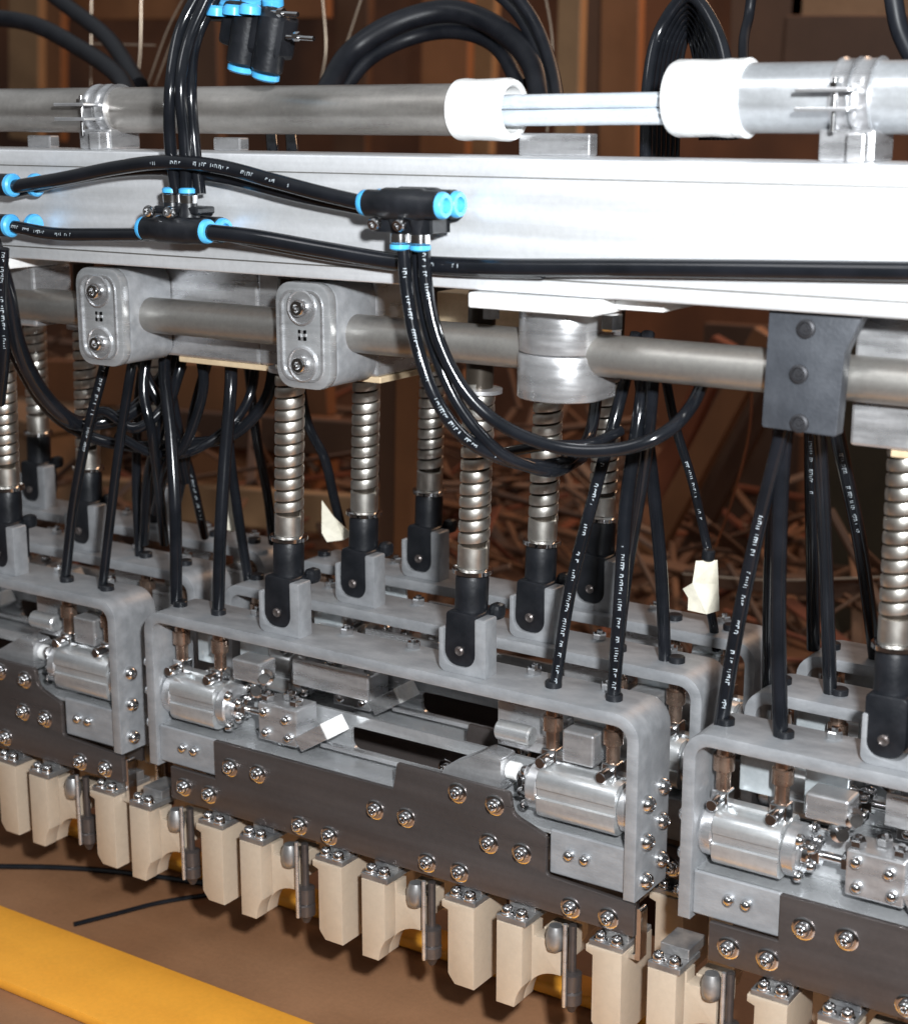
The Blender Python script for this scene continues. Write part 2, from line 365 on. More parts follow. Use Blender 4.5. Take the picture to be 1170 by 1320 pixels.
    # push-in fittings under the top strap
    for x in (-17.2, -13.75, 12.1, 16.1):
        z = -.25
        b = MB().lathe([(.56, 0), (.56, -.5), (.46, -.55), (.46, -1.0), (.6, -1.05), (.6, -1.9), (.42, -2.0), (.42, -3.0)], (x, 2.0, z), n=18)
        part('elbow_fitting', b, 'bronze', t, (0, 0, 0))
        b = MB().box(x - .5, x + .5, 1.5, 2.5, -4.3, -3.25, .1).lathe([(.38, 0), (.38, .9), (.3, 1.0)], (x, 1.5, -3.8), (0, -1, 0), n=14)
        part('fitting_foot', b, 'chrome', t, (0, 0, 0))
        part('fitting_nut', MB().lathe([(.5, 0), (.5, .32), (.44, .38)], (x, 2.0, .5), n=18), 'black', t, (0, 0, 0))
    part('sensor_block', MB().box(-12.2, -9.8, 1.4, 3.1, -3.6, -2.1, .15), 'bright', t, (0, 0, 0))
    part('sensor_block', MB().box(13.0, 15.1, 1.5, 3.1, -3.8, -1.8, .15), 'bright', t, (0, 0, 0))
    # jaws
    for x in (-13.7, -3.65, 6.4, 16.45):
        b = MB().prism([(x - .45, -13.7), (x - .45, -14.1), (x, -14.25), (x, -18.45), (x + .12, -18.65), (x + .5, -19.1), (x + 1.9, -19.1), (x + 1.9, -13.7)], -.6, 3.2, 'y', bev=.05)
        j = part('square_jaw', b, 'beige', t, (0, 0, 0))
        cl = part('jaw_clamp', MB().box(x - .3, x + 1.9, -.5, 3.1, -13.68, -13.35, .05).box(x + .2, x + 1.8, .42, 2.6, -13.35, -12.72, .05), 'steel', t, (0, 0, 0))
        link('screw', SMALL, cl, (x + .3, -.1, -13.35)); link('screw', SMALL, cl, (x + 1.35, -.15, -13.35))
    for x in (-20.05, -10.0, .05, 10.1):
        # front leg with a curved inner side, and a wider body set back behind it
        arch = [(x + 3.6 - 2.3 * math.cos(q), -19.1 + 2.3 * math.sin(q)) for q in [math.radians(d) for d in range(8, 90, 9)]]
        leg = [(x, -13.75), (x, -19.1), (x + 1.25, -19.1)] + arch[:3] + [(x + 1.8, -17.6), (x + 1.8, -13.75)]
        part('hooked_jaw', MB().prism(leg, -.9, .25, 'y', bev=.05), 'beige', t, (0, 0, 0))
        body = [(x + .02, -14.0), (x + .02, -19.08), (x + 1.25, -19.08)] + arch + [(x + 3.75, -16.8), (x + 3.75, -14.7), (x + 1.9, -14.7), (x + 1.9, -14.0)]
        part('jaw_body', MB().prism(body, .26, 1.35, 'y', bev=.05), 'beige', t, (0, 0, 0))
        part('jaw_stem', MB().box(x + 1.9, x + 3.7, 1.4, 3.0, -16.4, -14.6, .08), 'beige', t, (0, 0, 0))
        cl = part('jaw_clamp', MB().box(x - .05, x + 1.98, -.85, 1.8, -13.74, -13.35, .05).box(x + .1, x + 1.9, .42, 2.6, -13.35, -12.72, .05), 'steel', t, (0, 0, 0))
        link('screw', SMALL, cl, (x + .45, -.4, -13.35)); link('screw', SMALL, cl, (x + 1.45, -.4, -13.35))
        q = x + 4.45
        part('bushing', MB().lathe([(.3, 0), (.5, .15), (.58, .5), (.58, 1.1), (.4, 1.6)], (q - .95, .1, -15.1), n=20), 'steel', t, (0, 0, 0))
        part('guide_pin', MB().lathe([(.0, 0), (.12, .05), (.13, .2), (.13, 5.4)], (q - .08, -.3, -18.4), n=14), 'bright', t, (0, 0, 0))
        part('pin_sleeve', MB().lathe([(.2, 0), (.36, .3), (.44, .5), (.62, .6), (.62, 1.3), (.5, 1.4), (.6, 1.5), (.6, 2.5), (.25, 2.6), (.25, 5.6)], (q, .45, -18.95), n=18), 'plate', t, (0, 0, 0))
    part('end_hook', MB().prism(fillet([(18.1, -14.2, .1), (19.1, -14.2, .1), (19.1, -11, .2), (18.8, -11, .1), (18.8, -13.9, .1), (18.1, -13.9)]), .2, 1.0), 'chrome', t, (0, 0, 0))
    return t
mod = make_module()
FC = (-43.0, -2.8, 37.4)
rowY = (0, 8.0, 15.8)
labs = {(1, 0): 'front gripper head in the middle, whole grey strap frame with dark screwed plate',
        (0, 0): 'front gripper head cut by the left edge, below the left hose bundle',
        (2, 0): 'front gripper head at the lower right corner with big ribbed air cylinder',
        (1, 1): 'gripper head directly behind the middle front one, second of three rows',
        (0, 1): 'gripper head in the second row at the left edge, behind the front left one',
        (2, 1): 'gripper head in the second row at the right edge, behind the front right one',
        (1, 2): 'rearmost gripper head in the middle, its grey strap in front of the brown background',
        (0, 2): 'rearmost gripper head at the left edge, third row back',
        (2, 2): 'rearmost gripper head at the right edge under the slate bracket hoses'}
first = True
for (ci, ri_), lab in labs.items():
    t = mod if first else copy_tree(mod)
    first = False
    t.location = Vector((FC[ci], rowY[ri_], 0)) * S; t['label'] = lab

# ------------------------------------------------------------------ spring rods
def make_rod():
    t = thing('spring_rod', (0, 0, 0), 'x', 'spring rod', 'spring loaded rods carrying the gripper heads')
    z0, z1 = 6.9, 17.4
    part('guide_shaft', MB().cyl((0, 0, 5.6), (0, 0, 23.2), .80, 20), 'core', t)
    v = []; f = []; pitch = .74; turns = (z1 - z0 - 1.0) / pitch; n = int(turns * 26); h = .62; ri2 = .84
    for i in range(n + 1):
        a = 2 * math.pi * i / 26; z = z0 + 1.0 + pitch * i / 26
        for r, dz in ((ri2, 0), (.915, .02), (.94, .14), (.95, .31), (.94, .48), (.915, .6), (ri2, h)):
            v.append((r * math.cos(a), r * math.sin(a), z + dz))
    for i in range(n):
        for k in range(7): f.append([i * 7 + k, i * 7 + (k + 1) % 7, i * 7 + 7 + (k + 1) % 7, i * 7 + 7 + k])
    f += [list(range(7)), [n * 7 + k for k in (6, 5, 4, 3, 2, 1, 0)]]
    part('spring', MB().raw(v, f, True), 'spring', t)
    part('sleeve', MB().lathe([(.86, z0), (.93, z0 + .05), (.93, z0 + 1.3), (.87, z0 + 1.35)], n=28), 'spring', t)
    part('collar', MB().lathe([(1.0, z0 - .38), (1.22, z0 - .32), (1.22, z0 - .08), (1.0, z0)], n=28), 'chrome', t)
    part('top_washer', MB().lathe([(.9, z1), (1.35, z1 + .02), (1.35, z1 + .25), (.85, z1 + .3)], n=28), 'bright', t)
    b = MB().lathe([(.8, 4.0), (1.0, 4.1), (1.0, 6.2), (.9, z0 - .38)], n=24)
    ol = fillet([(-1.04, 4.3, .3), (-1.04, .98, .92), (1.18, .98, .92), (1.18, 4.3, .3)])
    b.prism(ol, -1.18, .9, 'y', bev=.1)
    b.box(.9, 1.75, .3, 1.3, 3.7, 4.7, .3)
    part('rod_end', b, 'black', t)
    part('pivot_pin', MB().lathe([(.3, 0), (.3, .12), (.2, .2), (.1, .14), (0, .14)], (.05, -1.17, 1.95), (0, -1, 0), n=16), 'plate', t)
    return t
rods = [(-10.6, 2.0, 'front spring rod right of the left hose bundle, below the left end clamp plate'),
        (3.4, 2.0, 'front spring rod in the middle, passing behind the twin hose loop'),
        (29.4, 2.0, 'large front spring rod cut by the right edge'),
        (-36.8, 2.0, 'front spring rod cut by the left edge'),
        (-10.6, 10.0, 'second row spring rod standing left of the middle, beside the torn white label'),
        (3.4, 10.0, 'second row spring rod below the round split clamp'),
        (-36.8, 10.0, 'second row spring rod at left behind the leftmost straight hose'),
        (-10.6, 17.8, 'rear spring rod between the two middle ones, shortest looking of its group'),
        (3.4, 17.8, 'rear spring rod half hidden by the hoses right of the round split clamp'),
        (-36.8, 17.8, 'rear spring rod at left, half hidden in the hose bundle'),
        (-50.8, 17.8, 'rear spring rod at the far left, small and beside the left edge rod')]
rod = make_rod()
for i, (x, y, lab) in enumerate(rods):
    t = rod if i == 0 else copy_tree(rod)
    t.location = Vector((x, y, 0)) * S; t['label'] = lab
    t.rotation_euler = (0, math.radians(2.2 if x != 29.4 else -.5), 0)

# ------------------------------------------------------------------ beam, bar, tube
B0, B1 = 23.85, 30.75
b = MB().prism(fillet([(-3, B0, .12), (3.6, B0, .12), (3.6, B1, .12), (-3, B1, .12)]), -130, 60, 'x')
t = thing('support_beam', (0, 0, B0), 'long brushed aluminium beam running the whole width of the picture', 'beam')
part('beam_profile', b, 'beam', t)
part('groove_strip', MB().box(-130, 60, -3.03, -2.9, 24.6, 24.68), 'bar', t)
part('groove_strip', MB().box(-130, 60, -3.03, -2.9, 29.75, 29.81), 'bar', t)
solo('guide_bar', MB().cyl((-120, 0, 20.47), (70, 0, 20.47), 1.13, 40, .05), 'bar', (0, 0, 20.47), 'round grey steel bar running below the beam through all the clamps', 'bar')

t = thing('telescoping_tube', (0, 2, B1), 'horizontal aluminium tube above the beam with white end caps and thin rods between', 'tube')
part('left_tube', MB().cyl((-130, 2, 33.2), (4.0, 2, 33.2), 1.43, 48), 'tube_alu', t).name = 'tube_section'
part('tube_section', MB().cyl((17.5, 2, 33.75), (70, 2, 33.75), 1.72, 48), 'tube_new', t)
def cap(xs, r0, z, flip):
    pr = [(r0, 0), (r0 + .12, .1), (r0 + .16, .5), (r0 + .1, 1.2), (r0 + .14, 2.6), (r0 + .16, 3.3), (r0 + .06, 3.55), (r0 - .2, 3.6), (r0 - .3, 3.5), (r0 - .32, 2.4), (0, 2.4)]
    return MB().lathe(pr, (xs, 2, z), (1 if not flip else -1, 0, 0), n=48)
part('end_cap', cap(2.7, 1.55, 33.2, False), 'white', t)
part('end_cap', cap(19.6, 1.80, 33.75, True).lathe([(1.78, 0), (1.95, .1), (1.98, .6), (1.8, .7)], (19.5, 2, 33.75), (1, 0, 0), n=48), 'white', t)
part('inner_rod', MB().cyl((3, 1.7, 33.58), (18, 1.7, 33.72), .40, 20), 'rodwhite', t)
part('inner_rod', MB().cyl((3, 1.7, 32.72), (18, 1.7, 32.90), .44, 20), 'rodwhite', t)

def pipe_clamp(x, r, z, lab, ear=-1):
    t = thing('pipe_clamp', (x, 2, B1), lab, 'pipe clamp', 'pipe clamps holding the tube on the beam')
    for dx in (-.95, .1):                                    # two hoops with a flared lip
        st = MB().lathe([(r + .04, dx), (r + .20, dx), (r + .22, dx + .15), (r + .12, dx + .3), (r + .12, dx + .75), (r + .22, dx + .9), (r + .04, dx + .9)], (x, 2, z), (1, 0, 0), n=40)
        part('strap', st, 'bright', t)
    for dz in (.25, -.65): part('ear', MB().box(x - 2.1, x + .6, 2 - r - 1.5, 2 - r + .1, z + dz, z + dz + .2, .05), 'bright', t)
    part('bolt', MB().cyl((x - .4, 1.3 - r, z - 1.6), (x - .4, 1.3 - r, z + .9), .14, 12).cyl((x - .4, 1.3 - r, z + .42), (x - .4, 1.3 - r, z + .68), .32, 6, smooth=False), 'chrome', t)
    part('base', MB().box(x - 1.5, x + 1.3, .6, 3.3, B1, z - r + .25, .12).box(x + .2, x + 1.1, -.2, .8, B1, z - r + .1, .1), 'bright', t)
    return t
pipe_clamp(-24.4, 1.43, 33.2, 'bright pipe clamp around the tube near the left edge')
pipe_clamp(25.9, 1.72, 33.75, 'large bright pipe clamp around the tube near the right edge')
for x0, lab in ((-33.0, 'small aluminium spacer block on the beam at the far left'), (6.2, 'wide pale spacer block on the beam under the thin rods'),
                (-16.2, 'spacer block on the beam left of the upper manifold')):
    solo('spacer_block', MB().box(x0, x0 + (4.5 if x0 > 0 else 2.2), 2.6, 3.5, B1, B1 + (1.2 if x0 > 0 else .8), .1), 'bright', (x0, 3, B1), lab, 'spacer block')

# ------------------------------------------------------------------ clamps under the beam
def carrier(x0, x1, y0, y1, z0, lab):
    t = thing('carrier_block', ((x0 + x1) / 2, y0, z0), lab, 'carrier block')
    m_ = (x0 + x1) / 2
    part('block', MB().box(x0, m_ - .03, y0, y1, z0, B0 - .06, .18), 'bright', t)
    part('block', MB().box(m_ + .03, x1, y0, y1, z0, B0 - .06, .18), 'bright', t)
    part('base_strip', MB().box(x0 + 2, x1 + .05, y0 + .3, y1 + .8, z0 - .42, z0 - .02, .08), 'sand', t)
    return t
carrier(-21.5, -3.2, 1.95, 8.0, 17.6, 'polished aluminium carrier block behind the bar, between the two bolted clamp plates')
carrier(26.8, 52, .6, 7.5, 17.0, 'bright aluminium carrier block behind the bar at the right edge')
def clamp_plate(x, lab):
    t = thing('clamp_plate', (x, 0, 17), lab, 'clamp plate', 'two bolt clamp plates on the bar')
    hw = 2.0; zt, zb = 23.55, 17.35; y = -2.6
    o1 = fillet([(x - hw, zb, 1.1), (x + hw, zb, 1.1), (x + hw, zt, 1.1), (x - hw, zt, 1.1)])
    part('front_plate', MB().prism(o1, y, y + .7, 'y', bev=.1), 'sheet', t)
    o2 = fillet([(x - hw + .05, zb + .05, 1.1), (x + hw, zb + .05, 1.1), (x + hw, zt - .05, 1.1), (x - hw + .05, zt - .05, 1.1)])
    part('clamp_body', MB().prism(o2, y + .75, 1.9, 'y', bev=.1), 'frame', t)
    # raised rim and bolt seats
    ou = fillet([(x - 1.6, zb + .45, .9), (x + 1.55, zb + .45, .9), (x + 1.55, zt - .45, .9), (x - 1.6, zt - .45, .9)])
    inn = fillet([(x - 1.46, zb + .59, .8), (x + 1.41, zb + .59, .8), (x + 1.41, zt - .59, .8), (x - 1.46, zt - .59, .8)])[::-1]
    part('rim', MB().prism(ou, y - .1, y + .02, 'y', holes=[inn]), 'bright', t)
    for z in (zt - 1.45, zb + 1.45):
        part('bolt_seat', MB().lathe([(1.05, 0), (1.05, .12), (.95, .16), (.9, .06), (0, .06)], (x, y, z), (0, -1, 0), n=28), 'bright', t)
        part('bolt', MB().lathe([(.5, 0), (.5, .45), (.42, .55), (.24, .55), (.2, .3), (0, .3)], (x, y, z), (0, -1, 0), n=18), 'chrome', t)
    part('cast_mark', MB().box(x - .28, x + .28, y - .06, y + .02, 20.2, 20.42).box(x - .28, x + .28, y - .06, y + .02, 20.6, 20.8).box(x - .28, x - .1, y - .06, y + .02, 20.2, 20.8).box(x + .1, x + .28, y - .06, y + .02, 20.2, 20.8), 'bright', t)
clamp_plate(-5.15, 'two bolt clamp plate directly above the front left spring rod')
clamp_plate(-21.6, 'two bolt clamp plate on the bar nearest the left edge')

# round split clamp with flange
t = thing('split_clamp', (11, 0, 17.6), 'rounded silver split clamp hanging under a white flange in the middle of the bar', 'split clamp')
def dshape(x, r, y1):
    return [(x + r * math.cos(a), -.2 + r * math.sin(a) * .85) for a in [math.pi + math.pi * i / 24 for i in range(25)]] + [(x + r, y1), (x - r, y1)]
part('bar_saddle', MB().box(9.2, 12.6, 1.62, 3.2, 18.6, 22.9, .1), 'bright', t)
part('upper_half', MB().prism(dshape(10.7, 2.35, 1.6), 20.53, 22.95, 'z', bev=.06), 'bright', t)
part('lower_half', MB().prism(dshape(10.7, 2.42, 1.6), 18.0, 20.47, 'z', bev=.12), 'bright', t)
part('flange', MB().box(7.0, 14.6, -3.7, 3.4, 22.97, 23.8, .12).box(14.4, 17.4, -1.4, 3.3, 23.15, 23.7, .1), 'white', t)
part('flange_bolt', MB().lathe([(.6, 0), (.6, -.75), (.5, -.85)], (14.7, -1.9, 22.95), n=6, smooth=False), 'chrome', t)
part('flange_bolt', MB().lathe([(.5, 0), (.5, -.6)], (7.8, -2.6, 22.95), n=6, smooth=False), 'chrome', t)
# a second flange at far left
t = thing('beam_flange', (-31, -1, 22.9), 'small white flange with a bolt under the beam at the left edge', 'flange')
part('flange_plate', MB().box(-34, -29.3, -3.6, 2.5, 23.1, 23.8, .1), 'white', t)
part('flange_bolt', MB().lathe([(.6, 0), (.6, -.75), (.5, -.85)], (-30.9, -2.3, 23.1), n=6, smooth=False), 'chrome', t)
solo('hanger_block', MB().box(-33.5, -29.8, -.5, 3, 19.0, 23.05, .2), 'bright', (-31.5, 1, 19), 'dim aluminium hanger block on the bar at the left edge', 'hanger block')

# slate bracket
t = thing('slate_bracket', (25, -1, 16.5), 'dark slate flat bracket plate over the bar near the right edge', 'bracket plate')
so = fillet([(23.3, 18.0, .15), (27.15, 17.9, .15), (27.35, 22.0), (28.2, 23.9), (23.45, 24.0)])
part('face', MB().prism(so, -2.2, -1.3, 'y', bev=.06), 'slate', t)
for x, z in ((25.4, 23.0), (25.15, 20.8), (25.3, 18.4)):
    part('bolt', MB().lathe([(.46, 0), (.46, .18), (.34, .22), (.28, .04), (.14, .04), (.12, .16), (0, .16)], (x, -2.2 + (.2 if z < 17 else 0), z), (0, -1, 0), n=18), 'hex', t)

solo('packing_block', MB().box(-3.2, 4.6, 8.3, 10.4, 17.9, 22.2, .1), 'sand', (0, 6, 21), 'sand coloured packing block under the beam between clamp plate and white flange', 'packing block')

# rear hangers which carry the second and third row rods
for i, (x, lab) in enumerate(((-10.6, 'dark cross rail above the left middle spring rods'), (3.4, 'dark cross rail above the right middle spring rods'),
                              (-36.8, 'dark cross rail above the left edge spring rods'), (29.4, 'dark cross rail above the right edge spring rod'))):
    y0 = 8.5
    solo('cross_rail', MB().box(x - 1.6, x + 1.9, y0, 20.2, 22.3, 23.6, .1), 'plate', (x, 14, 22.3), lab, 'cross rail', 'cross rails under the beam')

# ------------------------------------------------------------------ pneumatic tee fittings
def tee(name_lab, c, down=True, R=.85):
    """twin tee: horizontal barrel pair along the beam, two branch ports up or down"""
    x, y, z = c
    t = thing('tee_fitting', c, name_lab, 'tee fitting', 'black tee fittings with blue rings')
    sg = -1 if down else 1
    b = MB()
    for k, yy in enumerate((y, y + 1.35)):
        b.lathe([(.62, -2.35), (.72, -2.3), (.72, -1.4), (R, -1.1), (R, 1.1), (.76, 1.4), (.76, 2.3), (.66, 2.35)], (x, yy, z), (1, 0, 0), n=24)
    for dx in (-.45, .85):
        b.lathe([(.75, 0), (.6, 1.0), (.5, 1.3), (.5, 2.1)], (x + dx, y + .3, z), (0, 0, sg), n=20)
    b.box(x - 1.6, x + 1.8, y - .1, y + 1.5, z + sg * .9, z + sg * 1.35, .12)
    part('body', b, 'black', t)
    for xx, ax in ((x - 2.35, -1), (x + 2.35, 1)):
        for yy in (y, y + 1.35):
            part('blue_ring', MB().lathe([(.60, -.02), (.70, .02), (.70, .22), (.62, .34), (.40, .34), (.36, .1)], (xx, yy, z), (ax, 0, 0), n=24), 'blue', t)
    for dx in (-.45, .85):
        part('blue_ring', MB().lathe([(.46, 0), (.56, .02), (.56, .24), (.42, .32), (.34, .3)], (x + dx, y + .3, z + sg * 2.1), (0, 0, sg), n=20), 'blue', t)
        part('port_collar', MB().lathe([(.52, 0), (.54, .45), (.5, .5)], (x + dx, y + .3, z + sg * 1.55), (0, 0, sg), n=20), 'chrome', t)
    for dx in (-1.45, .15):
        part('screw', MB().lathe([(.36, 0), (.36, .28), (.28, .4), (.16, .4), (.14, .2), (0, .2)], (x + dx, y - .45, z + sg * 1.0), (0, -1, -.2 * -sg), n=16), 'chrome', t)
    return t
pA = at(226, 296, -5.2); pB = at(520, 263, -5.6); pC = at(2, 238, -5.2)
tee('tee fitting with ports pointing up, on the beam under the vertical hose bundle', tuple(pA), False, .8)
tee('tee fitting with ports pointing down into the twin hose loop, middle of the beam', tuple(pB), True)
for (px, py), lab in (((5, 238), 'blue ringed hose union on the beam at the left edge, upper one'), ((3, 290), 'blue ringed hose union on the beam at the left edge, lower one')):
    c = at(px, py, -5.0)
    t = thing('hose_union', tuple(c), lab, 'hose union', 'hose unions at the left edge')
    part('body', MB().cyl((c.x - 3, c.y, c.z), (c.x + .6, c.y, c.z), .7, 20, .06), 'black', t)
    for dy in (0, 1.0):
        part('blue_ring', MB().lathe([(.6, 0), (.72, .03), (.72, .3), (.6, .42), (.4, .42)], (c.x + .6 + dy, c.y + dy, c.z), (1, 0, 0), n=22), 'blue', t)

# upper manifold
c = at(334, 46, -1.5)
t = thing('manifold', tuple(c), 'black hose manifold with blue rings at the top above the tube', 'manifold')
R4 = Matrix.Translation(c) @ Matrix.Rotation(math.radians(14), 4, 'Y')
b = MB()
for k in (-.95, .95):
    a_ = R4 @ Vector((k, 0, -1.9)); e_ = R4 @ Vector((k, 0, 1.9))
    b.lathe([(.7, 0), (.92, .2), (.95, 3.2), (.7, 3.5)], a_, e_ - a_, n=24)
b.box(-2.6, 1.9, -.6, 1.2, -1.0, 1.5, .3, R4)
part('body', b, 'black', t)
for k in (-.95, .95):
    a_ = R4 @ Vector((k, 0, -1.9)); d_ = (R4 @ Vector((k, 0, -2.9))) - a_
    part('blue_ring', MB().lathe([(.66, 0), (.8, .03), (.8, .3), (.62, .42), (.4, .42)], a_, d_, n=22), 'blue', t)
for k in (-1.5, -.3, .9, 2.0):
    a_ = c + Vector((-1.9 + k * 1.1, -1.1, 1.1)); part('blue_ring', MB().lathe([(.5, 0), (.62, .03), (.62, .45), (.48, .6), (.3, .6)], a_, (.1, 0, 1), n=20), 'blue', t)
for k in (-1.2, .2, 1.5):
    part('blue_ring', MB().lathe([(.5, 0), (.62, .03), (.62, .4), (.48, .5), (.3, .5)], c + Vector((-1.2 + k * 1.2, .6, 1.65)), (.15, -.3, 1), n=20), 'blue', t)
part('top_block', MB().box(c.x - 3.6, c.x + 1.2, c.y - .6, c.y + 1.2, c.z + .9, c.z + 1.6, .2), 'black', t)
for px, py in ((350, 16), (370, 47)):
    a_ = at(px, py, -2.0); part('stud', MB().cyl(a_, a_ + Vector((1.9, 0, -.15)), .14, 10).cyl(a_ + Vector((.5, 0, 0)), a_ + Vector((.9, 0, 0)), .26, 6), 'chrome', t)

# ------------------------------------------------------------------ hoses
def hose(pts, r, lab, group='black air hoses', ink=None, m='tube', name='air_hose', cat='hose'):
    W = [at(*p) for p in pts]; org = W[0].copy()
    o = link(name, MB().tube(W, r, 14, 8).mesh(name, m, org), None, org); tag(o, lab, cat, group)
    if ink:
        P = catmull(W, 8); b = MB(); a0, a1 = ink; s_ = 0; nxt = 0; wl = 5; tot = sum((P[i + 1] - P[i]).length for i in range(len(P) - 1))
        for i in range(len(P) - 1):
            seg = (P[i + 1] - P[i]); L = seg.length; T = seg.normalized()
            view = (CAM - P[i]).normalized(); side = T.cross(view).normalized(); nrm = side.cross(T).normalized()
            if nrm.dot(view) < 0: nrm = -nrm
            while nxt < s_ + L:
                f_ = nxt / tot
                if a0 < f_ < a1 and random.random() < .86:
                    p = P[i] + T * (nxt - s_) + nrm * (r + .008)
                    h_ = random.choice((.075, .08, .05)) * (r / .33) ; off = random.choice((0, 0, .04))
                    wd = random.uniform(.05, .13)
                    q = [p + side * (-h_ + off), p + side * (-h_ + off) + T * wd * .45, p + side * (h_ + off) + T * wd * .45, p + side * (h_ + off)]
                    if random.random() < .5:
                        q2 = [p + side * -h_ , p + side * (-h_ + .06), p + side * (-h_ + .06) + T * wd * 1.6, p + side * -h_ + T * wd * 1.6]
                        b.raw(q2, [[0, 1, 2, 3]], False)
                    b.raw(q, [[0, 1, 2, 3]], False)
                wl -= 1; nxt += .15
                if wl <= 0: wl = random.randint(3, 9); nxt += random.choice((.22, .35, .9))
            s_ += L
        if b.v: link('printed_line', b.mesh('printed_line', 'ink', org), o)
    return o
# along the beam
hose([(20, 240, -5.0), (80, 230, -5.2), (150, 216, -5.4), (210, 209, -5.6), (280, 214, -5.4), (350, 232, -5.4), (410, 248, -5.5), (470, 262, -5.6)], .42,
     'thick hose arching along the beam from the left edge to the middle tee fitting', ink=(.42, .82))
hose([(20, 246, -4.2), (110, 226, -4.2), (200, 217, -4.2), (290, 228, -4.2), (380, 250, -4.3), (470, 268, -4.3)], .42, 'hose lying against the beam just behind the arched one')
hose([(18, 292, -5.0), (70, 301, -4.8), (130, 302, -4.8), (190, 302, -5.2)], .40, 'short straight hose from the left edge to the left tee fitting', ink=(.0, .5))
hose([(262, 298, -5.2), (330, 306, -5.0), (420, 322, -4.4), (520, 338, -4.0), (640, 344, -3.8), (800, 345, -3.6), (980, 347, -3.6), (1200, 350, -3.6)], .47,
     'thick hose running along the lower beam from the left tee fitting to the right edge', ink=(.34, .41))
hose([(268, 296, -4.2), (340, 312, -3.9), (440, 330, -3.7), (560, 344, -3.6), (700, 349, -3.55)], .42, 'hose behind the long lower one')
# vertical bundle above left tee
for i, (a, lab) in enumerate(((((262, -20, -3), (232, 40, -4), (220, 110, -5.3), (219, 180, -5.2), (227, 248, -4.9)), 'leftmost hose of the vertical bundle crossing the tube'),
                            (((275, -20, -3), (244, 50, -4.2), (233, 110, -5.2), (238, 180, -5.0), (240, 248, -4.9)), 'middle hose of the vertical bundle crossing the tube'),
                            (((285, -20, -2), (253, 50, -3), (246, 110, -4.4), (250, 180, -4.4), (258, 250, -4.6)), 'rightmost hose of the vertical bundle crossing the tube'))):
    hose(a, .36, lab)
# twin loop from middle tee
hose([(520, 318, -5.2), (524, 370, -5.2), (536, 440, -5.2), (562, 515, -5), (600, 565, -4), (650, 592, -2.5), (700, 600, -1), (735, 590, 1), (760, 560, 5), (770, 500, 8)], .36,
     'outer printed hose of the twin loop hanging from the middle tee fitting', ink=(.02, .5))
hose([(546, 318, -5.0), (550, 370, -5), (566, 440, -5), (600, 505, -4.6), (650, 550, -4), (720, 577, -3.5), (790, 580, -3), (850, 562, -2), (890, 525, 0), (915, 470, 4)], .36,
     'inner hose of the twin loop sweeping right under the round split clamp', ink=(.0, .12))
hose([(538, 320, -4.6), (541, 370, -4.4), (556, 440, -4.3), (590, 520, -4), (640, 580, -3), (690, 604, -1.5), (720, 606, 0), (750, 590, 3)], .34, 'third hose nested inside the twin loop')
